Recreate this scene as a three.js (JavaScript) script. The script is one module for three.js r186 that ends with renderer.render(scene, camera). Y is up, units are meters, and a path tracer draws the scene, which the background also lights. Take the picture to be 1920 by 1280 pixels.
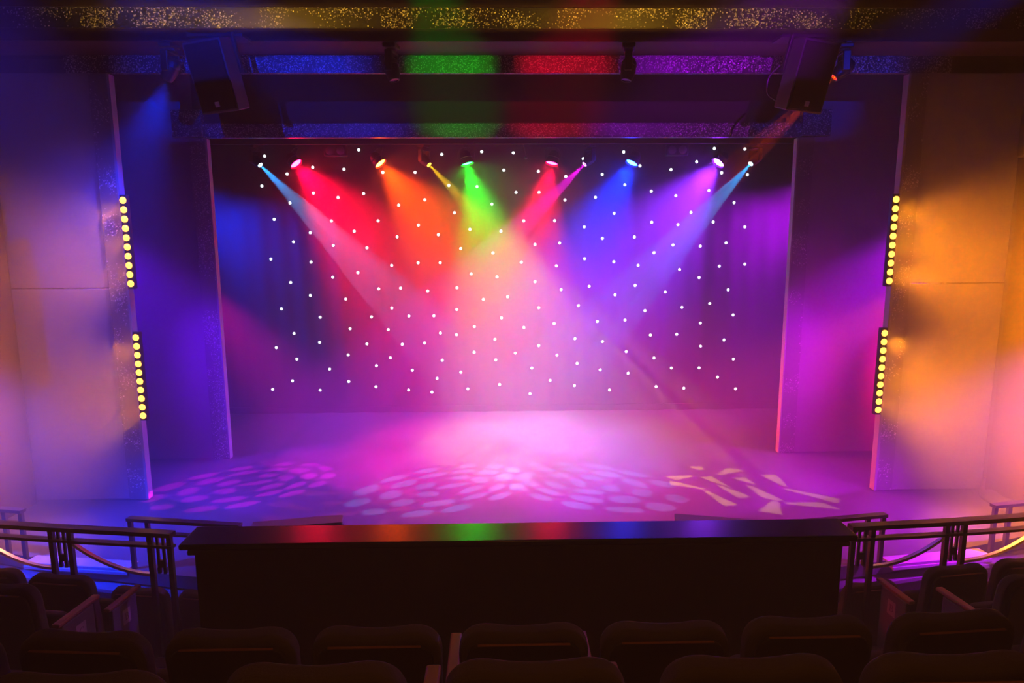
import * as THREE from 'three';
import { RoundedBoxGeometry } from 'three/addons/geometries/RoundedBoxGeometry.js';
import { mergeGeometries } from 'three/addons/utils/BufferGeometryUtils.js';
import { RectAreaLightUniformsLib } from 'three/addons/lights/RectAreaLightUniformsLib.js';

// ---------------------------------------------------------------- camera, exposure, haze
const DEG = Math.PI / 180;
const scene = new THREE.Scene();
scene.background = new THREE.Color(0x000000);
const camera = new THREE.PerspectiveCamera(2 * Math.atan(640 / 1300) / DEG, 1.5, 0.05, 60);
camera.position.set(0, 3, 0);
camera.rotation.order = 'YXZ';
camera.rotation.set(-9.4 * DEG, -1.17 * DEG, -0.25 * DEG);
const renderer = new THREE.WebGLRenderer({ antialias: true });
renderer.toneMapping = THREE.LinearToneMapping;
renderer.toneMappingExposure = 1.0;
renderer.shadowMap.enabled = true;
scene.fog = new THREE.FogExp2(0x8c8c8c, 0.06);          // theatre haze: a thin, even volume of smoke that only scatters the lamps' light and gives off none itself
RectAreaLightUniformsLib.init();

// colours of the lamps (linear)
const LAMP = {
  red: [1, 0.0, 0.035], orange: [1, 0.06, 0.0], green: [0.0, 1, 0.02], blue: [0.0, 0.025, 1], violet: [0.25, 0.02, 1],
  cyan: [0.02, 0.35, 1], yellow: [1, 0.62, 0.0], magenta: [0.8, 0.0, 0.75], purple: [0.45, 0.0, 1], amber: [1, 0.24, 0.01], house: [1, 0.28, 0.03], pink: [1, 0.05, 0.4], violetPink: [0.5, 0.0, 1], gold: [1, 0.5, 0.03], sideBlue: [0.08, 0.03, 1], rose: [1, 0.0, 0.16], lilac: [0.55, 0.6, 1], hotPink: [1, 0.0, 0.5], indigo: [0.12, 0.0, 1], white: [1, 0.9, 0.8],
};
const lin = (c) => new THREE.Color().setRGB(...c);
function spot(color, intensity, from, to, angleDeg, penumbra = 0.5, radius = 2) {
  const l = new THREE.SpotLight(lin(color), intensity, 0, angleDeg * DEG, penumbra, 2);
  l.position.set(...from); l.target.position.set(...to);
  l.castShadow = true; l.shadow.radius = radius; l.shadow.mapSize.set(1024, 1024); l.shadow.camera.near = 0.02;
  scene.add(l, l.target);
  return l;
}

// ---------------------------------------------------------------- lamp settings, in one place
// upstage wash cans on the lighting bar: x, lamp height, colour, aim point, intensity, cone
const PARS = [
  { x: -2.85, c: 'red', to: [0.5, 0, -9.0], i: 695, a: 30, label: 'stage can with a hot red lens, farthest from the centre beside the cyan beam' },
  { x: -1.66, c: 'orange', to: [1.6, 0, -9.0], i: 530, a: 30, label: 'stage can with an orange red lens above the orange haze' },
  { x: -0.42, c: 'green', to: [0.6, 0, -9.6], i: 336, a: 27, label: 'stage can with a green lens above the green haze' },
  { x: 0.79, c: 'red', to: [-0.2, 0, -9.2], i: 455, a: 27, label: 'stage can with a red lens beside the violet beam' },
  { x: 1.94, c: 'blue', to: [-0.2, 0, -9.0], i: 452, a: 30, label: 'stage can with a blue lens beside the twin lens blinder' },
  { x: 3.19, c: 'violet', to: [-0.2, 0, -9.0], i: 677, a: 31, label: 'stage can with a violet white lens under the purple border' },
];
// upstage moving heads: x, colour, aim point on the floor, pattern
const HEADS = [
  { x: -3.42, c: 'cyan', to: [0.94, 0, -7.82], i: 1300, a: 7.5, gobo: 'pebble', lens: [0.5, 0.9, 1], label: 'dim moving head throwing a long cyan beam from the bar end by the blue pillar' },
  { x: -1.03, c: 'yellow', to: [2.79, 0, -7.64], i: 1300, a: 7, gobo: 'shard', lens: [1, 0.7, 0.05], label: 'moving head throwing a thin yellow beam between the orange and green cans' },
  { x: 1.33, c: 'magenta', to: [-2.9, 0, -7.94], i: 1300, a: 8, gobo: 'pebble', lens: [0.9, 0.3, 1], label: 'moving head throwing a violet beam beside the red can' },
  { x: 3.72, c: 'cyan', to: [-0.54, 0, -7.78], i: 1300, a: 7, gobo: 'pebble', lens: [0.5, 0.9, 1], label: 'dim moving head throwing a cyan beam from the bar end by the purple pillar' },
];
// moving heads under the soffit
const SOFFIT_HEADS = [
  { x: -3.1, c: 'blue', to: [-4.9, 1.2, -7.4], i: 55, a: 27, label: 'black moving head under the soffit beside the blue lit loudspeaker' },
  { x: -1.0, c: 'white', to: [-0.2, 1.0, -6.3], i: 0, a: 8, label: 'black moving head under the soffit with a green lit edge' },
  { x: 1.28, c: 'white', to: [0.6, 1.0, -6.3], i: 0, a: 8, label: 'black moving head under the soffit with a red lit edge' },
  { x: 3.38, c: 'orange', to: [-1.43, 0, -7.18], i: 420, a: 8, gobo: 'shard', label: 'black moving head under the soffit with a faint orange beam' },
];
// front of house: lamps over the audience, out of the picture
// slit: the heights at a distance that the lamp's shutters leave open
const FRONT = [
  { at: [-2.0, 4.66, -3.7], to: [-2.5, 4.6, -7.5], c: 'blue', i: 95, a: 20.8, slit: true, on: 'blue end of the glitter header' },
  { at: [-0.4, 4.66, -3.7], to: [-0.46, 4.6, -7.5], c: 'green', i: 42, a: 8.0, slit: true, on: 'green stretch of the glitter header' },
  { at: [0.66, 4.66, -3.7], to: [0.72, 4.6, -7.5], c: 'red', i: 72, a: 8.8, slit: true, on: 'red stretch of the glitter header' },
  { at: [2.05, 4.66, -3.7], to: [2.3, 4.6, -7.5], c: 'purple', i: 68, a: 16.8, slit: true, on: 'purple stretch of the glitter header' },
  { at: [3.4, 4.66, -3.7], to: [3.7, 4.6, -7.5], c: 'blue', i: 44, a: 9.6, slit: true, on: 'far end of the glitter header' },
  { at: [-2.7, 5.0, -4.2], to: [-2.1, 4.93, -6.9], c: 'gold', i: 36, a: 46, slit: 'gold', on: 'gold glitter band' },
  { at: [1.5, 5.0, -4.2], to: [1.6, 4.93, -6.9], c: 'gold', i: 36, a: 46, slit: 'gold', on: 'middle of the gold glitter band' },
  { at: [0.2, 5.3, 0.2], to: [0.2, 0.6, -2.2], c: 'house', i: 7, a: 34, on: 'seats' },
  { at: [-4.3, 6.85, -4.4], to: [-4.2, 1.2, -7.6], c: 'sideBlue', i: 210, a: 18, on: 'flat beside the blue pillar' },
];
// side lamps: on the house walls beside the stage, and on booms in the wings
const OVER = [
  { at: [-5.2, 2.7, -5.2], to: [-3.7, 0, -6.4], c: 'blue', i: 460, a: 22, on: 'blue stage corner' },
  { at: [5.5, 2.7, -5.1], to: [3.9, 0, -6.5], c: 'violetPink', i: 360, a: 23, on: 'purple stage corner' },
  { at: [-4.85, 3.3, -7.95], to: [-2.6, 0, -8.1], c: 'indigo', i: 210, a: 30, on: 'blue side of the floor' },
  { at: [-5.1, 1.6, -7.75], to: [-3.9, 2.0, -9.0], c: 'indigo', i: 2, a: 70, on: 'blue wing flat' },
  { at: [-4.5, 2.6, -9.6], to: [-1.9, 0.0, -8.3], c: 'hotPink', i: 230, a: 18, on: 'magenta part of the floor' },
  { at: [5.2, 3.2, -7.95], to: [2.6, 0, -7.9], c: 'violetPink', i: 270, a: 32, on: 'purple side of the floor' },
  { at: [5.4, 1.2, -7.9], to: [4.3, 0.9, -9.0], c: 'rose', i: 18, a: 70, on: 'purple wing flat' },
  { at: [5.15, 2.4, -8.1], to: [1.0, 0.0, -7.2], c: 'pink', i: 200, a: 15, on: 'pink part of the floor' },
  { at: [-4.9, 3.7, -10.3], to: [-3.3, 2.2, -11.1], c: 'blue', i: 230, a: 34, on: 'blue haze before the star cloth' },
  { at: [5.1, 3.7, -10.3], to: [3.3, 2.0, -11.1], c: 'violetPink', i: 250, a: 38, on: 'purple haze before the star cloth' },
];
const LED_POWER = 66, LED_AREA = 25, HOUSE = 0.1, LENS = 650;

// ---------------------------------------------------------------- helpers
let seed = 7;
const rnd = () => { seed = (seed * 1664525 + 1013904223) >>> 0; return seed / 4294967296; };
const V = (x, y, z) => new THREE.Vector3(x, y, z);
const taken = new Map();
function numbered(name) {
  const n = taken.get(name) ?? 0; taken.set(name, n + 1);
  return n ? `${name}_${String(n).padStart(3, '0')}` : name;
}
function tag(o, label, category, group) {
  o.userData.label = label; o.userData.category = category;
  if (group) o.userData.group = group;
  return o;
}
function thing(name, label, category, [x, y, z] = [0, 0, 0], turn = 0, group) {
  const o = new THREE.Group(); o.name = numbered(name); o.position.set(x, y, z); o.rotation.y = turn; scene.add(o);
  return tag(o, label, category, group);
}
function part(name, geometry, material, parent = scene) {
  const g = Array.isArray(geometry) ? mergeGeometries(geometry.map((k) => { const c = k.index ? k.toNonIndexed() : k; for (const n of Object.keys(c.attributes)) if (!['position', 'normal', 'uv'].includes(n)) c.deleteAttribute(n); return c; })) : geometry;
  const m = new THREE.Mesh(g, material); m.name = parent === scene ? numbered(name) : name;
  m.castShadow = m.receiveShadow = true; parent.add(m);
  return m;
}
function structure(name, geometry, material) {
  const m = part(name, geometry, material); m.userData.kind = 'structure';
  return m;
}
const box = (w, h, d, x = 0, y = 0, z = 0) => new THREE.BoxGeometry(w, h, d).translate(x, y, z);
const rbox = (w, h, d, r, x = 0, y = 0, z = 0) => new RoundedBoxGeometry(w, h, d, 2, Math.min(r, w / 2.01, h / 2.01, d / 2.01)).translate(x, y, z);
// a box between two corners
const span = (x0, x1, y0, y1, z0, z1) => box(x1 - x0, y1 - y0, z1 - z0, (x0 + x1) / 2, (y0 + y1) / 2, (z0 + z1) / 2);
// a flat bar swept along points; w lies level, h stands across it
function sweep(pts, w, h) {
  const n = pts.length, pos = [], uv = [], idx = [], up = V(0, 1, 0);
  let run = 0;
  const ring = pts.map((p, i) => {
    const t = pts[Math.min(i + 1, n - 1)].clone().sub(pts[Math.max(i - 1, 0)]).normalize();
    const s = t.clone().cross(up).normalize(), k = s.clone().cross(t).normalize();
    if (i) run += p.distanceTo(pts[i - 1]);
    return [[-1, -1], [1, -1], [1, 1], [-1, 1]].map(([a, b]) => p.clone().addScaledVector(s, a * w / 2).addScaledVector(k, b * h / 2));
  });
  const quad = (a, b, c, d) => { const o = pos.length / 3; for (const q of [a, b, c, d]) { pos.push(q.x, q.y, q.z); } uv.push(0, 0, 1, 0, 1, 1, 0, 1); idx.push(o, o + 1, o + 2, o, o + 2, o + 3); };
  for (let i = 0; i + 1 < n; i++) for (let k = 0; k < 4; k++) quad(ring[i][k], ring[i][(k + 1) % 4], ring[i + 1][(k + 1) % 4], ring[i + 1][k]);
  quad(ring[0][3], ring[0][2], ring[0][1], ring[0][0]); quad(...ring[n - 1]);
  const g = new THREE.BufferGeometry();
  g.setAttribute('position', new THREE.Float32BufferAttribute(pos, 3)); g.setAttribute('uv', new THREE.Float32BufferAttribute(uv, 2)); g.setIndex(idx);
  const flat = g.toNonIndexed(); flat.computeVertexNormals();
  return flat;
}
const tube = (pts, r, seg = 8, steps = 24) => new THREE.TubeGeometry(new THREE.CatmullRomCurve3(pts), steps, r, seg);
// a lathe whose axis (the profile's height) points along -z, so that lookAt aims it
const lathe = (profile, seg = 24) => new THREE.LatheGeometry(profile.map(([r, z]) => new THREE.Vector2(r, z)), seg).rotateX(-Math.PI / 2);
// turns -z towards a direction
const aim = (dir) => new THREE.Matrix4().makeRotationFromQuaternion(new THREE.Quaternion().setFromUnitVectors(V(0, 0, -1), dir.clone().normalize()));

// ---------------------------------------------------------------- textures
function noiseGrid(n, cells) {
  const g = Array.from({ length: cells * cells }, rnd), out = new Float32Array(n * n), s = (t) => t * t * (3 - 2 * t);
  for (let y = 0; y < n; y++) for (let x = 0; x < n; x++) {
    const u = x / n * cells, v = y / n * cells, i = Math.floor(u), j = Math.floor(v), a = s(u - i), b = s(v - j), at = (p, q) => g[(q % cells) * cells + (p % cells)];
    out[y * n + x] = (at(i, j) * (1 - a) + at(i + 1, j) * a) * (1 - b) + (at(i, j + 1) * (1 - a) + at(i + 1, j + 1) * a) * b;
  }
  return out;
}
function fractal(n, octaves) { const out = new Float32Array(n * n); let w = 0; for (const [c, k] of octaves) { const g = noiseGrid(n, c); w += k; for (let i = 0; i < out.length; i++) out[i] += g[i] * k; } return out.map((v) => v / w); }
function dataTexture(n, fn, srgb) {
  const d = new Uint8Array(n * n * 4);
  for (let i = 0; i < n * n; i++) { const c = fn(i); d[i * 4] = c[0]; d[i * 4 + 1] = c[1]; d[i * 4 + 2] = c[2]; d[i * 4 + 3] = 255; }
  const t = new THREE.DataTexture(d, n, n); t.wrapS = t.wrapT = THREE.RepeatWrapping; t.magFilter = THREE.LinearFilter; t.minFilter = THREE.LinearMipmapLinearFilter;
  if (srgb) t.colorSpace = THREE.SRGBColorSpace;
  t.needsUpdate = true;
  return t;
}
const tiled = (t, u, v) => { const c = t.clone(); c.repeat.set(u, v); c.needsUpdate = true; return c; };
// level and upright surfaces get uv in metres
function metric(g, scale = 1) {
  const q = g.index ? g.toNonIndexed() : g, p = q.attributes.position, n = q.attributes.normal, uv = new Float32Array(p.count * 2);
  for (let i = 0; i < p.count; i++) {
    const ax = Math.abs(n.getX(i)), ay = Math.abs(n.getY(i)), az = Math.abs(n.getZ(i));
    const [u, v] = ay > ax && ay > az ? [p.getX(i), p.getZ(i)] : ax > az ? [p.getZ(i), p.getY(i)] : [p.getX(i), p.getY(i)];
    uv[i * 2] = u * scale; uv[i * 2 + 1] = v * scale;
  }
  q.setAttribute('uv', new THREE.BufferAttribute(uv, 2));
  return q;
}
const cloud = fractal(256, [[4, 1], [9, 0.7], [23, 0.5], [61, 0.35]]), grain = fractal(256, [[64, 1], [128, 1]]);
const scuff = fractal(512, [[5, 1], [17, 0.6], [90, 0.5], [200, 0.5]]);
const floorMap = dataTexture(512, (i) => { const v = 188 + 46 * (scuff[i] - 0.5) + (scuff[(i * 7 + 311) % scuff.length] > 0.71 ? 22 : 0); return [v, v, v]; }, true);
const floorRough = dataTexture(512, (i) => { const v = 150 + 110 * (scuff[i] - 0.5); return [v, v, v]; });
const paintMap = dataTexture(256, (i) => { const v = 214 + 30 * (cloud[i] - 0.5); return [v, v, v]; }, true);
const weaveBump = dataTexture(256, (i) => { const v = 128 + 110 * (grain[i] - 0.5); return [v, v, v]; });
// glitter card: loose flakes on a matt ground, each with its own tilt
function glitter(share, base) {
  const n = 1024, ground = new Uint8Array(n * n * 3), tilt = new Uint8Array(n * n * 3);
  for (let i = 0; i < n * n; i++) { const v = base + 10 * rnd(); ground.set([v, v, v], i * 3); tilt.set([128, 128, 255], i * 3); }
  const patches = noiseGrid(n, 12);
  for (let k = 0; k < 30000; k++) {
    const x = Math.floor(rnd() * n), y = Math.floor(rnd() * n);
    if (patches[y * n + x] + (rnd() - 0.5) * 0.5 > share) continue;
    const s = rnd() < 0.6 ? 3 : 4, v = 150 + 105 * rnd(), a = 128 + 70 * (rnd() - 0.5), b = 128 + 70 * (rnd() - 0.5);
    for (let p = 0; p < s; p++) for (let q = 0; q < s; q++) { const i = (((y + q) % n) * n + (x + p) % n) * 3; ground.set([v, v, v], i); tilt.set([a, b, 245], i); }
  }
  return [dataTexture(n, (i) => ground.subarray(i * 3, i * 3 + 3), true), dataTexture(n, (i) => tilt.subarray(i * 3, i * 3 + 3))];
}
function glitterMaterial(share, base, roughness, metalness) {
  const [map, normalMap] = glitter(share, base);
  return new THREE.MeshStandardMaterial({ map, normalMap, roughness, metalness });
}
function letterTexture(ch) {
  const c = document.createElement('canvas'); c.width = 96; c.height = 128;
  const k = c.getContext('2d'); k.fillStyle = '#b9b4ad'; k.fillRect(0, 0, 96, 128); k.fillStyle = '#4a3530'; k.font = '84px serif'; k.textAlign = 'center'; k.textBaseline = 'middle'; k.fillText(ch, 48, 66);
  const t = new THREE.CanvasTexture(c); t.colorSpace = THREE.SRGBColorSpace;
  return t;
}

// ---------------------------------------------------------------- materials
const std = (rgb, roughness = 0.8, extra = {}) => new THREE.MeshStandardMaterial({ color: lin(rgb), roughness, ...extra });
const M = {
  stage: new THREE.MeshStandardMaterial({ color: lin([0.15, 0.15, 0.15]), map: floorMap, roughness: 0.75, roughnessMap: floorRough }),
  black: std([0.02, 0.02, 0.021], 0.75),
  blackPaint: std([0.018, 0.017, 0.017], 0.6),
  flat: new THREE.MeshStandardMaterial({ color: lin([0.44, 0.44, 0.44]), map: paintMap, roughness: 0.8 }),
  border: std([0.05, 0.04, 0.04], 0.9),
  house: new THREE.MeshStandardMaterial({ color: lin([0.055, 0.028, 0.024]), map: paintMap, roughness: 0.85 }),
  soffit: new THREE.MeshStandardMaterial({ color: lin([0.06, 0.025, 0.025]), map: paintMap, roughness: 0.7 }),
  edge: std([0.35, 0.35, 0.35], 0.6),
  cloth: new THREE.MeshStandardMaterial({ color: lin([0.016, 0.016, 0.018]), roughness: 0.95, side: THREE.DoubleSide }),
  hem: std([0.012, 0.012, 0.014], 0.95),
  glitter: glitterMaterial(0.85, 60, 0.4, 0.2), glitterLoose: glitterMaterial(0.3, 125, 0.5, 0.3), glitterGold: glitterMaterial(0.5, 30, 0.4, 0.2),
  metal: std([0.03, 0.03, 0.032], 0.4, { metalness: 0.3 }),
  metalGrey: std([0.12, 0.12, 0.13], 0.45, { metalness: 0.6 }),
  grille: std([0.008, 0.008, 0.008], 0.9),
  cabinet: std([0.07, 0.07, 0.075], 0.55),
  badge: std([0.55, 0.55, 0.55], 0.6),
  cap: std([0.02, 0.019, 0.019], 0.26),
  wall: new THREE.MeshStandardMaterial({ color: lin([0.035, 0.03, 0.028]), map: paintMap, roughness: 0.8 }),
  rail: std([0.06, 0.05, 0.048], 0.32, { metalness: 0.6 }),
  swoosh: std([0.85, 0.85, 0.85], 0.3, { metalness: 0.8 }),
  step: std([0.3, 0.3, 0.3], 0.35), ledge: std([0.14, 0.14, 0.14], 0.6),
  carpet: new THREE.MeshStandardMaterial({ color: lin([0.06, 0.06, 0.065]), roughness: 0.95, bumpMap: tiled(weaveBump, 3, 3), bumpScale: 0.003 }),
  fabric: new THREE.MeshStandardMaterial({ color: lin([0.075, 0.065, 0.055]), roughness: 0.92, bumpMap: tiled(weaveBump, 4, 4), bumpScale: 0.002 }),
  shell: std([0.03, 0.026, 0.022], 0.5),
  wood: new THREE.MeshStandardMaterial({ color: lin([0.5, 0.2, 0.08]), map: paintMap, roughness: 0.5 }),
  panel: std([0.12, 0.12, 0.12], 0.6),
  lensDark: std([0.25, 0.2, 0.22], 0.15, { metalness: 0.4 }),
};
const glow = (rgb, k) => new THREE.MeshStandardMaterial({ color: 0x000000, roughness: 0.4, emissive: lin(rgb), emissiveIntensity: k });

// ---------------------------------------------------------------- the stage and the house
const edgeZ = (x) => -5.42 - 0.034 * (x - 0.15) ** 2;             // the bowed front edge of the stage
{
  const s = new THREE.Shape(); s.moveTo(-6.4, 12); s.lineTo(6.6, 12);
  for (let k = 0; k <= 40; k++) { const x = 6.6 - k * 13 / 40; s.lineTo(x, -edgeZ(x)); }
  const g = new THREE.ExtrudeGeometry(s, { depth: 0.12, bevelEnabled: false }).rotateX(-Math.PI / 2).translate(0, -0.12, 0);
  structure('floor', metric(g, 0.28), M.stage);
  const line = Array.from({ length: 41 }, (_, k) => { const x = -6.4 + k * 13 / 40; return V(x, -0.5, edgeZ(x) - 0.06); });
  structure('trim_1', sweep(line, 0.06, 0.78), M.black);           // black front of the stage
  structure('trim_2', sweep(line.map((p) => V(p.x, -0.16, p.z + 0.1)), 0.14, 0.03), M.ledge);   // narrow ledge under the stage edge
}
// raked auditorium floor, one block a row
structure('floor_001', [[-9.2, -5.02, -0.77], [-5.02, -4.3, -0.33], [-4.3, -2.98, 0.01], [-2.98, -2.08, 0.59], [-2.08, -1.25, 0.94], [-1.25, 3, 1.3]].slice(1).concat([[-5.8, -5.02, -0.77]])
  .map(([z0, z1, y]) => metric(span(-6.8, 7.1, -1.2, y, z0, z1), 1)), M.carpet);
structure('wall_left', metric(new THREE.BoxGeometry(0.2, 8.5, 10.6).rotateY(-7 * DEG).translate(-5.86, 2.95, -2.13), 0.5), M.house);
structure('wall_right', metric(new THREE.BoxGeometry(0.2, 8.5, 10.6).rotateY(7 * DEG).translate(6.26, 2.95, -2.13), 0.5), M.house);
structure('wall_back', metric(span(-7.2, 7.5, -1.2, 7.2, 2.9, 3.1), 0.5), M.house);
structure('wall_stage', metric(span(-6.4, 6.6, 0, 7.2, -11.9, -11.7), 0.5), M.black);
structure('wall_stage_left', metric(span(-5.6, -5.5, 0, 7.2, -11.7, -7.6), 0.5), M.black);
structure('wall_stage_right', metric(span(5.85, 5.95, 0, 7.2, -11.7, -7.6), 0.5), M.black);
structure('ceiling', metric(span(-7.2, 7.5, 7.2, 7.4, -11.9, 3.1), 0.5), M.black);
// dropped beam over the stage front: deep soffit, dark fascia, glitter band
{
  const b = structure('trim_3', metric(span(-5.1, 5.5, 4.728, 7.2, -7.5, -6.94), 0.5), M.soffit);
  part('fascia_board', metric(span(-5.1, 5.5, 4.732, 4.84, -6.94, -6.925), 0.5), M.house, b);
  part('glitter_band', metric(span(-5.1, 5.5, 4.84, 5.022, -6.94, -6.92), 0.36), M.glitterGold, b);
  part('upper_board', metric(span(-5.1, 5.5, 5.022, 7.2, -6.94, -6.9), 0.5), M.house, b);
}
// outer portal
{
  const t = thing('outer_portal', 'outermost stage portal with tall pale side flats and a glitter header', 'portal', [0.18, 0, -7.5]);
  for (const s of [-1, 1]) {
    const x0 = s < 0 ? -5.36 : 4.31, w = 1.06;
    part('flat_panel', metric(rbox(w, 2.36, 0.04, 0.008, x0 + w / 2, 1.185, 0), 0.6), M.flat, t);
    part('flat_panel', metric(rbox(w, 2.32, 0.04, 0.008, x0 + w / 2, 3.535, 0), 0.6), M.flat, t);
    const px = s * 4.22;
    const p = part('pillar', metric(rbox(0.19, 4.55, 0.09, 0.006, px, 2.278, 0.0), 0.36), M.glitterLoose, t);
    part('edge_strip', rbox(0.03, 4.54, 0.1, 0.004, s * 4.117, 2.275, -0.004), M.edge, p);
  }
  part('header', metric(span(-4.55, 4.55, 4.555, 4.728, -0.03, 0.03), 0.36), M.glitter, t);
  part('header_end', metric(span(-5.36, -4.55, 4.555, 4.728, -0.03, 0.02), 1), M.soffit, t);
  part('header_end', metric(span(4.55, 5.37, 4.555, 4.728, -0.03, 0.02), 1), M.soffit, t);
}
// inner portal
{
  const t = thing('inner_portal', 'inner stage portal with a slim glitter header and two square corner blocks', 'portal', [0.1, 0, -8.87]);
  for (const s of [-1, 1]) {
    part('wing_flat', metric(span(s < 0 ? -5.58 : 3.8, s < 0 ? -3.8 : 5.72, 0, 5.98, -0.03, 0), 0.6), M.flat, t);
    const p = part('pillar', metric(rbox(0.2, 4.08, 0.1, 0.005, s * 3.75, 2.04, 0.0), 0.36), M.glitterLoose, t);
    part('edge_strip', rbox(0.022, 4.07, 0.1, 0.004, s * 3.644, 2.036, -0.002), M.edge, p);
    part('corner_block', metric(rbox(0.36, 0.315, 0.12, 0.006, s * 3.85, 4.25, 0.03), 0.36), M.glitter, t);
  }
  part('header', metric(span(-3.68, 3.68, 4.083, 4.25, -0.04, 0.06), 0.36), M.glitter, t);
  part('border', metric(span(-3.8, 3.8, 4.25, 5.98, -0.03, 0), 0.6), M.border, t);
}
structure('trim_4', metric(span(-3.9, 4.1, 4.1, 5.9, -9.7, -9.64), 0.6), M.border);       // black border cloth before the lighting bar

// ---------------------------------------------------------------- star cloth
{
  const t = thing('star_cloth', 'black star cloth with rows of small white lights closing the stage', 'backdrop', [0.15, 0, -11.15]);
  const g = new THREE.PlaneGeometry(9.8, 4.75, 360, 24).translate(0, 2.43, 0), p = g.attributes.position;
  for (let i = 0; i < p.count; i++) {
    const x = p.getX(i), y = p.getY(i), k = 0.5 + 0.5 * (1 - y / 4.8);
    p.setZ(i, k * (0.02 * Math.sin(x * 9 + 1.3 * Math.sin(x * 2.3)) + 0.013 * Math.sin(x * 21 + y * 0.5)) + 0.012 * Math.sin(x * 3.1 + y));
  }
  g.computeVertexNormals();
  part('cloth', g, M.cloth, t);
  const hemPts = Array.from({ length: 120 }, (_, k) => { const x = -4.9 + k * 9.8 / 119; return V(x, 0.05, 0.05 + 0.012 * Math.sin(x * 9 + 1.3 * Math.sin(x * 2.3))); });
  part('hem', sweep(hemPts, 0.02, 0.1), M.hem, t);
  const STARS = [3.4,4.19,3.88,4.18,-2.13,4.18,-0.23,4.15,1.98,4.14,0.26,4.13,-0.85,4.11,-3.58,4.09,1.35,4.04,3.13,3.99,2.24,3.93,-2.85,3.92,-2.37,3.89,2.73,3.87,0.11,3.87,0.65,3.85,-1.27,3.84,-1.77,3.84,3.53,3.82,-3.25,3.82,1.65,3.8,3.94,3.79,1.08,3.77,2.01,3.64,-0.75,3.64,-3.65,3.64,-0.31,3.62,3.34,3.55,2.43,3.54,0.66,3.53,0.3,3.53,-2.86,3.53,-2.08,3.52,2.82,3.47,-2.48,3.46,1.55,3.45,-1.13,3.42,1.07,3.41,-3.23,3.38,3.75,3.36,-0.08,3.35,-1.54,3.34,-0.67,3.22,3.07,3.21,1.85,3.2,-3.49,3.13,-1.87,3.1,-2.6,3.1,0.91,3.09,0.42,3.09,3.43,3.06,2.45,3.06,-1.24,3.03,2.87,3.02,1.38,2.99,3.94,2.98,-0.43,2.96,-2.25,2.94,0.06,2.93,-2.94,2.92,-0.93,2.88,-1.58,2.85,2.18,2.83,1.67,2.81,-3.21,2.78,0.99,2.74,3.65,2.73,0.6,2.72,-2.59,2.72,2.8,2.7,3.24,2.68,-2.06,2.68,-0.58,2.66,-0.07,2.59,2.5,2.58,-3.58,2.51,1.39,2.49,-2.95,2.46,1.86,2.44,0.38,2.44,-0.91,2.44,-1.26,2.44,-1.68,2.4,3.97,2.39,2.25,2.38,0.94,2.38,3.56,2.36,2.92,2.31,-2.22,2.29,-0.42,2.26,-2.62,2.22,-0.01,2.21,3.24,2.18,-3.29,2.14,0.6,2.13,2.21,2.06,1.47,2.05,-0.65,2.04,-1.55,2.04,-1.9,2.03,1.02,2,-1.12,1.99,3.72,1.98,2.7,1.95,-2.99,1.93,1.89,1.91,0.16,1.89,-2.43,1.87,-0.23,1.85,3.43,1.76,1.3,1.74,-1.7,1.72,-3.46,1.72,0.66,1.71,2.98,1.7,-0.66,1.69,2.38,1.65,-1.03,1.59,-1.43,1.59,-2.03,1.58,-2.85,1.58,3.82,1.57,0.06,1.55,2.06,1.5,1.61,1.48,0.91,1.45,3.29,1.44,-0.38,1.41,0.42,1.39,-2.38,1.39,-1.77,1.37,-3.28,1.32,-0.93,1.31,-0.67,1.28,2.91,1.26,2.48,1.25,1.25,1.2,-0.05,1.2,-2.88,1.17,3.69,1.16,1.7,1.15,-1.19,1.15,-2.12,1.14,-1.55,1.13,0.66,1.09,-3.58,1.09,3.31,1.06,-0.39,0.99,2.09,0.98,0.28,0.97,-2.43,0.96,0.96,0.93,-1.75,0.91,-3.26,0.9,2.55,0.87,-0.04,0.86,-0.91,0.86,3.86,0.84,1.29,0.79,-1.98,0.78,-2.74,0.73,0.55,0.72,3.3,0.7,2.84,0.7,-1.4,0.7,1.67,0.68,-0.61,0.66,2.13,0.62,-1,0.56,3.61,0.54,-3.35,0.54,-2.44,0.52,0.85,0.51,0.02,0.45,-2,0.43,1.25,0.42,-3.68,0.4,2.6,0.39,-0.5,0.38,-2.91,0.38,-1.47,0.37,3.06,0.36,3.92,0.34,1.83,0.34,-1.09,0.33,0.52,0.29];
  const led = new THREE.ConeGeometry(0.023, 0.014, 8, 1, true).rotateX(Math.PI / 2), on = glow([0.82, 1, 1], 5);
  for (let i = 0; i < STARS.length; i += 2) { const m = part('star_light', led, on, t); m.position.set(STARS[i] - 0.15, STARS[i + 1], 0.055); }
}

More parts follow.
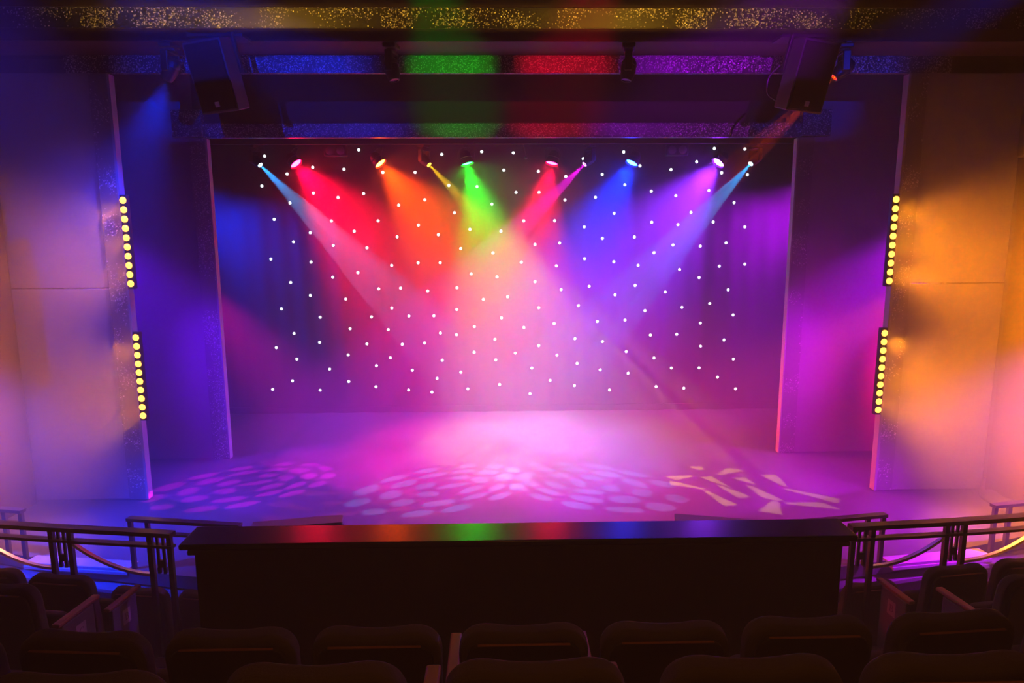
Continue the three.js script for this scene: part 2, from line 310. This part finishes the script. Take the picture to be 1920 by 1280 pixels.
// ---------------------------------------------------------------- lighting bar and its lamps
const BAR = { y: 4.19, z: -10.2 };
{
  const t = thing('lighting_bar', 'black lighting bar hung across the stage before the star cloth', 'bar', [0.15, BAR.y, BAR.z]);
  part('pipe', new THREE.CylinderGeometry(0.025, 0.025, 8.4, 14).rotateZ(Math.PI / 2), M.metal, t);
  part('cable_tray', rbox(8.2, 0.05, 0.06, 0.01, 0, 0.06, 0), M.metal, t);
  for (const x of [-3.2, -1.1, 1.1, 3.2]) part('hanger', box(0.02, 2.9, 0.02, x, 1.5, 0), M.metal, t);
}
function parCan(p) {
  const t = thing('stage_can', p.label, 'stage light', [p.x, BAR.y, BAR.z], 0, 'wash cans on the lighting bar');
  const lens = V(0, -0.29, 0.02), dir = V(...p.to).sub(V(p.x, lens.y + BAR.y, BAR.z)).normalize(), m = aim(dir);
  const put = (g) => g.applyMatrix4(m).translate(lens.x, lens.y, lens.z);
  part('clamp', [rbox(0.05, 0.07, 0.06, 0.01, 0, 0, 0), box(0.02, 0.05, 0.02, 0, -0.05, 0)], M.metal, t);
  const side = V(1, 0, 0).applyMatrix4(m).setY(0).normalize().multiplyScalar(0.118);
  const mid = lens.clone().addScaledVector(dir, -0.06);
  const yoke = [-1, 1].map((s) => { const foot = mid.clone().addScaledVector(side, s); return tube([V(0, -0.07, 0), V(side.x * s * 0.8, -0.085, side.z * s * 0.8), V(foot.x, -0.16, foot.z), foot], 0.008, 6, 14); });
  part('yoke', yoke, M.metalGrey, t);
  const h = part('housing', put(lathe([[0, -0.17], [0.05, -0.168], [0.075, -0.13], [0.085, -0.05], [0.098, -0.01], [0.1, 0.02], [0.092, 0.022], [0.088, -0.004], [0, -0.004]])), M.metal, t);
  part('fin_ring', put(new THREE.TorusGeometry(0.088, 0.006, 6, 24).translate(0, 0, 0.07)), M.metalGrey, h);
  const col = LAMP[p.c];
  part('lens', put(new THREE.SphereGeometry(0.2, 14, 2, 0, Math.PI * 2, 0, 0.44).rotateX(-Math.PI / 2).translate(0, 0, 0.185)), glow(col.map((v) => Math.min(1, v + 0.002)), LENS), t);
  const at = V(p.x, BAR.y, BAR.z).add(lens).addScaledVector(dir, 0.03);
  spot(col, p.i, at.toArray(), p.to, p.a + 3, 1, 4);
}
PARS.forEach(parCan);

// stencils for the moving heads: a thin disc with holes
function stencil(kind) {
  const R = 0.0135, Q = 0.62, s = new THREE.Shape(); s.absarc(0, 0, 0.03, 0, Math.PI * 2);
  const spots = [];
  if (kind === 'pebble') {
    for (let ring = 0; ring < 4; ring++) {
      const n = [1, 5, 10, 13][ring], rr = [0, 0.0042, 0.0078, 0.0112][ring];
      for (let k = 0; k < n; k++) {
        const a = (k + 0.4 * ring + 0.25 * rnd()) / n * Math.PI * 2, h = new THREE.Path();
        if (rr > R - 0.0015) continue;
        h.absellipse(Q * rr * Math.cos(a), Q * rr * Math.sin(a), Q * 0.0021 * (0.75 + 0.4 * rnd()), Q * 0.0013 * (0.75 + 0.35 * rnd()), 0, Math.PI * 2, false, a + Math.PI / 2);
        s.holes.push(h);
      }
    }
  } else {
    for (let k = 0; k < 13; k++) {
      const ring = Q * (k < 4 ? 0.0035 : 0.009), n = k < 4 ? 4 : 9, a = (k + 0.3 * rnd()) / n * Math.PI * 2, turn = a + (k % 2 ? 0.9 : -0.6), c = [ring * Math.cos(a), ring * Math.sin(a)], L = Q * 0.0034 * (0.8 + 0.4 * rnd()), W = Q * 0.0013;
      const q = (u, v) => [c[0] + u * Math.cos(turn) - v * Math.sin(turn), c[1] + u * Math.sin(turn) + v * Math.cos(turn)];
      const h = new THREE.Path(); h.moveTo(...q(-L, -W * 0.3)); h.lineTo(...q(L, -W)); h.lineTo(...q(L * 0.8, W)); h.lineTo(...q(-L, W * 0.3)); h.closePath();
      s.holes.push(h);
    }
  }
  return new THREE.ExtrudeGeometry(s, { depth: 0.0006, bevelEnabled: false, curveSegments: 10 });
}
const STENCILS = { pebble: stencil('pebble'), shard: stencil('shard') };
// a moving head hung from its base; the yoke turns with the aim
function movingHead(name, p, base, size, group, lensGlow) {
  const t = thing(name, p.label, 'stage light', base, 0, group);
  const k = size, pivot = V(0, -0.27 * k, 0), dir = V(...p.to).sub(V(...base).add(pivot)).normalize(), m = aim(dir);
  const yaw = p.yoke ?? Math.atan2(-dir.x, -dir.z), turn = (g) => g.rotateY(yaw);
  part('base', [turn(rbox(0.2 * k, 0.05 * k, 0.15 * k, 0.012, 0, -0.03 * k, 0)), turn(box(0.3 * k, 0.012, 0.05 * k, 0, -0.006, 0))], M.metal, t);
  part('swivel', new THREE.CylinderGeometry(0.05 * k, 0.06 * k, 0.03 * k, 16).translate(0, -0.07 * k, 0), M.metalGrey, t);
  part('yoke', [turn(rbox(0.24 * k, 0.035 * k, 0.09 * k, 0.01, 0, -0.1 * k, 0)), ...[-1, 1].map((s) => turn(rbox(0.032 * k, 0.22 * k, 0.085 * k, 0.01, s * 0.108 * k, -0.2 * k, 0)))], M.metal, t);
  const put = (g) => g.scale(k, k, k).applyMatrix4(m).translate(pivot.x, pivot.y, pivot.z);
  const head = part('head', put(lathe([[0, -0.12], [0.06, -0.115], [0.085, -0.07], [0.088, 0.02], [0.075, 0.09], [0.058, 0.14], [0.05, 0.145], [0.045, 0.14], [0.045, 0.03], [0.0, 0.03]])), M.metal, t);
  part('vent_ring', put(new THREE.TorusGeometry(0.086, 0.006, 6, 24).translate(0, 0, 0.03)), M.metalGrey, head);
  const front = 0.132 * k, col = LAMP[p.c];
  if (p.i > 0) {
    part('lens', new THREE.RingGeometry(0.016, 0.045 * k, 14, 1).rotateY(Math.PI).applyMatrix4(m).translate(...pivot.clone().addScaledVector(dir, front + 0.004).toArray()), glow(p.lens ?? col, lensGlow), t);
    if (p.gobo) part('stencil_disc', STENCILS[p.gobo].clone().applyMatrix4(m).translate(...pivot.clone().addScaledVector(dir, front).toArray()), M.black, t);
    const at = V(...base).add(pivot).addScaledVector(dir, p.gobo ? front - 0.07 : front + 0.03);
    spot(col, p.i, at.toArray(), p.to, p.gobo ? p.a + 1.5 : p.a, p.gobo ? 0.05 : 0.6, p.gobo ? 0.008 : 2);
  } else part('lens', new THREE.CircleGeometry(0.045 * k, 24).rotateY(Math.PI).applyMatrix4(m).translate(...pivot.clone().addScaledVector(dir, front).toArray()), M.lensDark, t);
}
for (const h of HEADS) movingHead('moving_head', h, [h.x, BAR.y - 0.03, BAR.z], 0.8, 'moving heads on the lighting bar', 9);
for (const h of SOFFIT_HEADS) movingHead('soffit_moving_head', { ...h, yoke: 80 * DEG }, [h.x, 4.728, -7.02], 0.84, 'moving heads under the soffit', 1.5);

// twin blinders
function blinder(x, label) {
  const t = thing('twin_blinder', label, 'stage light', [x, BAR.y, BAR.z], 0, 'unlit twin blinders');
  part('clamp', rbox(0.04, 0.08, 0.05, 0.01, 0, 0, 0), M.metal, t);
  part('housing', rbox(0.32, 0.16, 0.1, 0.02, 0, -0.12, 0), M.metal, t);
  for (const s of [-1, 1]) part('lens', new THREE.SphereGeometry(0.13, 20, 6, 0, Math.PI * 2, 0, 0.46).rotateX(Math.PI / 2).translate(s * 0.075, -0.12, -0.06), M.lensDark, t);
}
blinder(-2.28, 'unlit twin lens blinder on the bar between the two red orange cans');
blinder(2.58, 'unlit twin lens blinder on the bar between the blue and violet cans');
{
  const t = thing('hanging_connector', 'loose cable with a small round connector hanging from the lighting bar', 'cable', [0.4, BAR.y, BAR.z]);
  part('cable', tube([V(-0.06, 0, 0), V(-0.01, -0.06, 0.02), V(0.01, -0.14, 0.02), V(0.02, -0.2, 0.02)], 0.008), M.metalGrey, t);
  part('plug', new THREE.SphereGeometry(0.026, 14, 10).translate(0.02, -0.22, 0.02), M.metalGrey, t);
}

// ---------------------------------------------------------------- loudspeakers
function loudspeaker(s, x, label) {
  const t = thing('loudspeaker', label, 'loudspeaker', [x, 4.728, -6.8], 0, 'loudspeakers under the soffit');
  const m = new THREE.Matrix4().makeRotationFromEuler(new THREE.Euler(15 * DEG, s * 16 * DEG, s * -4 * DEG, 'YXZ')), put = (g) => g.applyMatrix4(m).translate(0, -0.34, 0.02);
  const sh = new THREE.Shape(); sh.moveTo(-0.185, 0.16); sh.lineTo(0.185, 0.16); sh.lineTo(0.12, -0.09); sh.lineTo(-0.12, -0.09); sh.closePath();
  part('cabinet', put(new THREE.ExtrudeGeometry(sh, { depth: 0.6, bevelEnabled: true, bevelSize: 0.012, bevelThickness: 0.012, bevelSegments: 2 }).rotateX(-Math.PI / 2).rotateX(Math.PI).translate(0, 0.3, 0)), M.cabinet, t);
  const gr = part('grille', put(rbox(0.365, 0.585, 0.02, 0.008, 0, 0, 0.175)), M.grille, t);
  part('badge', put(rbox(0.046, 0.046, 0.006, 0.002, 0, -0.235, 0.188)), M.badge, gr);
  part('bracket', [put(rbox(0.03, 0.33, 0.035, 0.006, -0.215, 0.16, 0.0)), put(rbox(0.03, 0.33, 0.035, 0.006, 0.215, 0.16, 0)), put(rbox(0.46, 0.03, 0.04, 0.006, 0, 0.33, 0))], M.metal, t);
  for (const k of [-1, 1]) part('knob', put(new THREE.CylinderGeometry(0.022, 0.022, 0.03, 14).rotateZ(Math.PI / 2).translate(k * 0.24, 0.01, 0)), M.metal, t);
  part('mount_plate', rbox(0.5, 0.03, 0.24, 0.005, 0, -0.012, 0.02), M.metal, t);
  if (s > 0) part('cable', tube([V(-0.2, -0.24, 0), V(-0.3, -0.36, 0), V(-0.3, -0.5, 0), V(-0.22, -0.56, 0)], 0.008), M.metalGrey, t);
}
loudspeaker(-1, -2.53, 'black loudspeaker hung under the soffit with a blue lit side');
loudspeaker(1, 2.87, 'black loudspeaker hung under the soffit with a purple lit side and a cable loop');

// ---------------------------------------------------------------- amber lamp bars on the outer portal
const BULB = new THREE.SphereGeometry(0.036, 10, 2, 0, Math.PI * 2, 0, Math.PI / 2).rotateX(Math.PI / 2).scale(1, 1, 0.7), amberGlow = glow([1, 0.37, 0.045], 7);
function lampBar(s, x, y, label) {
  const t = thing('amber_light_bar', label, 'light bar', [x, y, -7.44], 0, 'amber light bars on the outer portal');
  part('housing', rbox(0.075, 0.98, 0.06, 0.008, 0, 0, -0.01), M.metal, t);
  for (let k = 0; k < 10; k++) { const b = part('led_lens', BULB, amberGlow, t); b.position.set(0, 0.432 - k * 0.096, 0.026); }
  for (const k of [0.24, -0.24]) part('mount_bracket', rbox(0.04, 0.03, 0.03, 0.005, 0, k * 1.8, -0.05), M.metalGrey, t);
  for (const k of [0.33, 0, -0.33]) spot(LAMP.amber, LED_POWER * (s < 0 ? 0.45 : 1.25), [x, y + k, -7.37], [x + s * 1.6, y + k - 0.8, -5.5], 52, 0.95, 5);
  const a = new THREE.RectAreaLight(lin(LAMP.amber), LED_AREA * (s < 0 ? 0.8 : 1.3), 0.06, 0.95); a.position.set(x, y, -7.375); a.lookAt(x + s, y, -6.8); scene.add(a);
}
lampBar(-1, -3.878, 2.855, 'upper amber light bar on the pillar beside the pink lit flat');
lampBar(-1, -3.878, 1.415, 'lower amber light bar on the pillar beside the pink lit flat');
lampBar(1, 4.235, 2.835, 'upper amber light bar on the pillar beside the orange lit flat');
lampBar(1, 4.232, 1.4, 'lower amber light bar on the pillar beside the orange lit flat');

// ---------------------------------------------------------------- front of house lamps over the audience
{
  const bar = thing('front_lighting_bar', 'black lighting bar over the audience carrying the front lamps', 'bar', [0.2, 4.9, -3.65]);
  part('pipe', new THREE.CylinderGeometry(0.025, 0.025, 6, 12).rotateZ(Math.PI / 2), M.metal, bar);
  for (const x of [-2.5, 2.5]) part('hanger', box(0.02, 2.3, 0.02, x, 1.15, 0), M.metal, bar);
  [...FRONT, ...OVER].forEach((p) => {
    const dir = V(...p.to).sub(V(...p.at)).normalize(), m = aim(dir), o = V(...p.at).addScaledVector(dir, -0.03);
    const t = thing('front_lamp', `small ${p.c} lamp ${p.at[1] > 4 ? 'over the audience' : p.at[2] > -7 ? 'on the house wall' : 'in the wings'} aimed at the ${p.on}`, 'stage light', o.toArray());
    part('housing', lathe([[0, -0.2], [0.05, -0.2], [0.06, -0.02], [0.065, 0], [0, 0]], 16).applyMatrix4(m), M.metal, t);
    part('lens', new THREE.CircleGeometry(0.055, 8).rotateY(Math.PI).translate(0, 0, -0.004).applyMatrix4(m), glow(LAMP[p.c], 3), t);
    part('yoke', box(0.02, 0.2, 0.02, 0, 0.1, 0), M.metal, t);
    if (p.at[1] < 4) part('stand', box(0.03, o.y, 0.03, p.at[0] < 0 ? -0.09 : 0.09, -o.y / 2, 0), M.metal, t);
    if (p.slit) {                                                     // two shutter blades keep the beam on the band
      const up = (p.slit === 'gold' ? 0.03 / 2.72 : 0.075 / 3.23) * 0.15, down = (p.slit === 'gold' ? -0.17 / 2.72 : -0.59 / 5.13) * 0.15;
      const y0 = p.at[1] - o.y;
      part('shutter', [box(0.7, 0.2, 0.002, 0, y0 + up + 0.1, -0.18), box(0.7, 0.2, 0.002, 0, y0 + down - 0.1, -0.18), box(0.7, 0.002, 0.2, 0, y0 + 0.2, -0.08), box(0.7, 0.002, 0.2, 0, y0 - 0.21, -0.08)], M.metal, t);
    }
    spot(LAMP[p.c], p.i, p.at, p.to, p.a, p.slit ? 0.5 : 1, p.slit ? 0.1 : 3);
  });
  const w = thing('house_light', 'dim amber house light under the ceiling behind the audience', 'ceiling light', [0.2, 7.1, 1.2]);
  part('frame', rbox(1.9, 0.06, 0.5, 0.01, 0, 0.05, 0), M.metal, w);
  part('diffuser', box(1.8, 0.02, 0.4, 0, 0.015, 0), glow(LAMP.house, 0.6), w);
  const a = new THREE.RectAreaLight(lin(LAMP.house), HOUSE, 1.8, 0.4); a.position.set(0.2, 7.09, 1.2); a.rotation.x = -Math.PI / 2; scene.add(a);
}

// ---------------------------------------------------------------- railings
const arc = (pts, n = 24) => new THREE.CatmullRomCurve3(pts).getPoints(n);
// a module of two posts with a pair of thin bars ending in a small fork
function postPair(t, a, b, top, foot) {
  for (const q of [a, b]) part('post', box(0.036, top - foot, 0.036, q.x, (top + foot) / 2, q.z), M.rail, t);
  for (const k of [0.36, 0.66]) {
    const q = a.clone().lerp(b, k);
    const r = part('thin_bar', box(0.018, 0.28, 0.018, q.x, top - 0.14, q.z), M.rail, t);
    part('fork_tip', box(0.024, 0.05, 0.024, q.x, top - 0.3, q.z), M.rail, r);
  }
  const c = a.clone().lerp(b, 0.51);
  part('fork_block', box(0.06, 0.06, 0.02, c.x, top - 0.245, c.z), M.rail, t);
}
function nearRail(s, pts, pairs, label) {
  const t = thing('row_railing', label, 'railing', [0, 0, 0], 0, 'railings before the front seats'), top = 0.69;
  const line = arc(pts.map(([x, z]) => V(x, top, z)));
  part('top_rail', sweep(line, 0.075, 0.034), M.rail, t);
  part('middle_rail', sweep(line.map((p) => V(p.x, top - 0.1, p.z)), 0.055, 0.022), M.rail, t);
  pairs.forEach(([ax, az, bx, bz], i) => {
    postPair(t, V(ax, 0, az), V(bx, 0, bz), top, -0.34);
    const nx = pairs[i + 1];
    if (nx) {                                                       // a bowed strip from under the middle rail down to the next module
      const A = V(nx[2] - s * 0.01, top - 0.12, nx[3]), B = V(ax, top - 0.34, az);
      const bow = Array.from({ length: 20 }, (_, k) => { const u = k / 19; return V(A.x + (B.x - A.x) * u, A.y + (B.y - A.y) * (1 - (1 - u) ** 2.1), A.z + (B.z - A.z) * u); });
      part('bowed_strip', sweep(bow, 0.03, 0.022), M.swoosh, t);
    }
  });
}
nearRail(-1, [[-4.75, -5.42], [-3.96, -5.272], [-3.36, -5.175], [-2.695, -5.078], [-2.5, -5.045]], [[-2.69, -5.075, -2.53, -5.05], [-3.52, -5.2, -3.36, -5.175], [-4.35, -5.345, -4.19, -5.315]], 'dark railing with a bowed pale strip before the blue lit stage corner');
nearRail(1, [[4.95, -5.29], [4.2, -5.163], [3.525, -5.082], [2.9, -5.03], [2.72, -5.015]], [[2.91, -5.035, 2.75, -5.02], [3.68, -5.1, 3.53, -5.085], [4.5, -5.21, 4.35, -5.18]], 'dark railing with a bowed pink strip before the purple lit stage corner');
function stageRail(pts, posts, label) {
  const t = thing('stage_railing', label, 'railing', [0, 0, 0], 0, 'low railings on the stage edge');
  const line = arc(pts.map(([x, z]) => V(x, 0.47, z)));
  part('top_rail', sweep(line, 0.065, 0.028), M.rail, t);
  part('middle_rail', sweep(line.map((p) => V(p.x, 0.35, p.z)), 0.05, 0.02), M.rail, t);
  for (const [x, z] of posts) part('post', box(0.034, 0.47, 0.034, x, 0.235, z), M.rail, t);
}
stageRail([[-3.28, -5.86], [-2.7, -5.76], [-2.23, -5.682]], [[-3.262, -5.855], [-3.1, -5.83], [-2.26, -5.687]], 'low stage edge railing between the pale tread and the curved banister, blue side');
stageRail([[3.42, -5.735], [2.9, -5.65], [2.39, -5.572]], [[3.4, -5.733], [3.25, -5.71], [2.42, -5.577]], 'low stage edge railing between the pale tread and the curved banister, purple side');
stageRail([[-4.33, -6.06], [-4.7, -6.14], [-5.1, -6.24]], [[-4.36, -6.07], [-4.53, -6.1]], 'low stage edge railing running up to the side wall on the blue side');
stageRail([[4.5, -5.9], [4.9, -5.97], [5.4, -6.06]], [[4.53, -5.905], [4.68, -5.93]], 'low stage edge railing running up to the side wall on the purple side');
// curved banister walls framing the gap at the stage centre
function banister(pts, label) {
  const t = thing('curved_banister', label, 'banister', [0, 0, 0], 0, 'curved banisters at the stage centre');
  const line = arc(pts.map(([x, z]) => V(x, 0.46, z)));
  part('body', sweep(line.map((p) => V(p.x, 0.21, p.z)), 0.09, 0.46), M.wall, t);
  part('cap', sweep(line.map((p) => V(p.x, 0.46, p.z)), 0.16, 0.035), M.edgeDark, t);
  for (const y of [0.4, 0.36]) part('moulding', sweep(line.map((p) => V(p.x, y, p.z)), 0.12, 0.014), M.rail, t);
}
M.edgeDark = std([0.16, 0.15, 0.15], 0.4);
banister([[-2.13, -5.66], [-1.95, -5.69], [-1.66, -5.75], [-1.38, -5.79]], 'curved banister ending at the stage gap on the magenta side');
banister([[2.29, -5.555], [2.1, -5.6], [1.8, -5.67], [1.54, -5.725]], 'curved banister ending at the stage gap on the purple side');
// pale treads let into the stage edge
function tread(a, b, label) {
  const A = V(a[0], 0, a[1]), B = V(b[0], 0, b[1]), d = B.clone().sub(A), t = thing('stage_tread', label, 'step', [(a[0] + b[0]) / 2, 0.008, (a[1] + b[1]) / 2], Math.atan2(-d.z, d.x), 'pale treads at the stage edge');
  part('tread_board', rbox(d.length(), 0.05, 0.15, 0.006, 0, -0.022, 0.0), M.step, t);
  part('nosing', rbox(d.length(), 0.03, 0.014, 0.004, 0, -0.04, 0.08), M.edge, t);
}
tread([-4.31, -6.05], [-3.3, -5.905], 'pale worn tread let into the blue lit stage edge');
tread([3.5, -5.79], [4.5, -5.93], 'pale glossy tread let into the purple lit stage edge');

// ---------------------------------------------------------------- the dark parapet before the camera
{
  const t = thing('parapet', 'wide dark parapet with a flared glossy cap before the stage', 'parapet', [0.125, 0, -3.72]);
  part('body', metric(rbox(3.68, 1.2, 0.16, 0.01, 0, 0.61, -0.04), 0.6), M.wall, t);
  part('cap', rbox(3.85, 0.035, 0.25, 0.012, 0, 1.235, -0.08), M.cap, t);
  part('cap_moulding', rbox(3.76, 0.03, 0.2, 0.008, 0, 1.2, -0.06), M.wall, t);
}

// ---------------------------------------------------------------- seats
function backShape(w, h, r, dip) {
  const s = new THREE.Shape(), a = w / 2;
  s.moveTo(-a * 0.86, 0); s.lineTo(a * 0.86, 0); s.quadraticCurveTo(a * 0.95, 0, a * 0.96, 0.06); s.lineTo(a, h - r);
  s.bezierCurveTo(a, h - r * 0.35, a - r * 0.35, h, a - r, h); s.bezierCurveTo(a * 0.5, h, a * 0.4, h - dip, 0, h - dip);
  s.bezierCurveTo(-a * 0.4, h - dip, -a * 0.5, h, -a + r, h); s.bezierCurveTo(-a + r * 0.35, h, -a, h - r * 0.35, -a, h - r);
  s.lineTo(-a * 0.96, 0.06); s.quadraticCurveTo(-a * 0.95, 0, -a * 0.86, 0);
  return s;
}
const lean = (g) => g.translate(0, -0.3, 0).rotateX(7 * DEG).translate(0, 0.3, 0);
const SEAT = {
  back: lean(new THREE.ExtrudeGeometry(backShape(0.43, 0.565, 0.075, 0.012), { depth: 0.034, bevelEnabled: true, bevelSize: 0.027, bevelThickness: 0.024, bevelSegments: 5, curveSegments: 14 }).translate(0, 0.325, -0.04)),
  panel: lean(new THREE.ExtrudeGeometry(backShape(0.42, 0.568, 0.07, 0.003), { depth: 0.012, bevelEnabled: true, bevelSize: 0.004, bevelThickness: 0.004, bevelSegments: 2, curveSegments: 12 }).translate(0, 0.31, 0.018)),
  cushion: rbox(0.44, 0.36, 0.1, 0.045).rotateX(-6 * DEG).translate(0, 0.44, -0.15),
};
SEAT.trim = lean(rbox(0.34, 0.005, 0.01, 0.002, 0, 0.883, 0.033));
SEAT.arm = rbox(0.05, 0.026, 0.36, 0.009, 0, 0, -0.2);
SEAT.standard = rbox(0.034, 0.5, 0.27, 0.01, 0, -0.27, -0.19);
const plate = Object.fromEntries(['B', 'C'].map((c) => [c, new THREE.MeshStandardMaterial({ map: letterTexture(c), roughness: 0.5 })]));
function seat(x, z, floorY, turn, label, group, ends = [1], row) {
  const t = thing('theatre_seat', label, 'seat', [x, floorY, z], turn, group);
  part('backrest', SEAT.back, M.fabric, t); const bp = part('back_panel', SEAT.panel, M.shell, t); part('top_trim', SEAT.trim, M.wood, bp); part('seat_cushion', SEAT.cushion, M.fabric, t);
  for (const e of ends) {
    const a = part('armrest', SEAT.arm, M.wood, t); a.position.set(e * 0.268, 0.615, 0);
    const st = part('side_panel', SEAT.standard, M.panel, t); st.position.set(e * 0.268, 0.615, 0);
    if (row && e === row[1]) { const p = part('row_plate', new THREE.PlaneGeometry(0.085, 0.115).rotateY(e * Math.PI / 2).translate(e * 0.0185, -0.14, -0.2), plate[row[0]], st); p.userData.label = `pale plate with the letter ${row[0]}`; }
  }
  part('foot', box(0.05, 0.3, 0.08, 0, 0.15, -0.1), M.metal, t);
  return t;
}
const ROW_D = [-2.08, -1.537, -0.999, -0.461, 0.087, 0.619, 1.163, 1.71, 2.25];
const NTH = ['first', 'second', 'third', 'fourth', 'fifth', 'sixth', 'seventh'];
ROW_D.forEach((x, i) => {
  const where = i < 2 ? `${NTH[1 - i]} beyond the blue lit aisle gap` : i < 7 ? `${NTH[i - 2]} after the blue lit aisle gap` : `${NTH[i - 7]} beyond the purple lit aisle gap`;
  seat(x, -2.43, 0.612 + (i > 5 ? 0.012 * (i - 5) : 0), (i < 2 ? -1 : i > 6 ? 1 : 0) * 4 * DEG, `dark theatre seat in the row behind the parapet, ${where}`, 'seats in the row behind the parapet', i === 0 ? [-1, 1] : [1]);
});
const ROW_E = [-1.7, -1.111, -0.487, 0.091, 0.667, 1.212, 1.79];
ROW_E.forEach((x, i) => seat(x, -1.7, 0.957 - (i < 2 ? 0.015 : 0), 0, `dark theatre seat in the rearmost row, ${NTH[i]} counted from the blue lit side`, 'seats in the rearmost row', i === 0 ? [-1, 1] : [1]));
const side = [
  [-1, 'blue', [[-2.96, -3.93, 0.01, 'C', 1], [-3.52, -4.02, 0.01]], [[-3.1, -4.68, -0.33, 'B', 1], [-3.64, -4.76, -0.31], [-4.18, -4.84, -0.31]]],
  [1, 'purple', [[3.2, -3.83, 0.03, 'C', -1], [3.74, -3.9, 0.03]], [[3.235, -4.57, -0.3, 'B', -1], [3.775, -4.63, -0.28], [4.315, -4.7, -0.28]]],
];
for (const [s, hue, c, b] of side) {
  const turn = s * 8 * DEG;
  for (const [row, list] of [['C', c], ['B', b]]) list.forEach(([x, z, y, letter, e], i) => seat(x, z, y, turn, letter
    ? `aisle seat with a plate lettered ${letter} on its arm panel beside the ${hue} lit aisle`
    : `dark theatre seat ${i} place${i > 1 ? 's' : ''} along from the ${hue} side seat lettered ${row}`, letter ? undefined : 'inner seats of the side rows', letter ? [e, -e] : [-(s < 0 ? 1 : -1)], letter ? [letter, e] : undefined));
}
seat(-2.9, -5.3, -0.77, -8 * DEG, 'low theatre seat beyond the railing with a blue lit top edge', undefined, [-1]);
seat(-2.33, -5.22, -0.77, -8 * DEG, 'low theatre seat beyond the railing half hidden by the parapet on the blue side', undefined, [-1]);
seat(2.99, -5.19, -0.76, 8 * DEG, 'low theatre seat beyond the railing with a purple lit top edge', undefined, [1]);

// ---------------------------------------------------------------- small things at the edges
function wallSpeaker(s, x, y, z, h, label) {
  const t = thing('wall_speaker', label, 'loudspeaker', [x, y, z], s * -20 * DEG, 'loudspeakers on the house walls');
  part('cabinet', rbox(0.4, h, 0.34, 0.02), M.grille, t);
  part('grille', rbox(0.38, h * 0.95, 0.02, 0.008, 0, 0, 0.175), M.grille, t);
  part('wall_arm', rbox(0.22, 0.05, 0.05, 0.01, s * 0.24, 0, -0.05), M.metal, t);
}
wallSpeaker(-1, -4.95, 3.27, -6.7, 0.74, 'dark loudspeaker on the house wall beside the blue lit flat');
wallSpeaker(1, 5.21, 3.87, -6.65, 0.46, 'dark loudspeaker on the house wall beside the orange lit flat');
{
  const t = thing('fallen_drape', 'soft dark drape lying along the wall foot beside the orange lit flat', 'drape', [5.48, 0, -7.0]);
  const g = new THREE.SphereGeometry(0.5, 32, 16, 0, Math.PI * 2, 0, Math.PI / 2).scale(0.32, 0.14, 0.9), p = g.attributes.position;
  for (let i = 0; i < p.count; i++) { const x = p.getX(i), z = p.getZ(i); p.setX(i, x * (1 + 0.12 * Math.sin(z * 21)) - 0.04 * Math.sin(z * 4)); p.setY(i, Math.max(0, p.getY(i)) * (1 + 0.25 * Math.sin(z * 17 + x * 9))); }
  g.computeVertexNormals();
  part('cloth', g, M.carpet, t);
}

renderer.render(scene, camera);
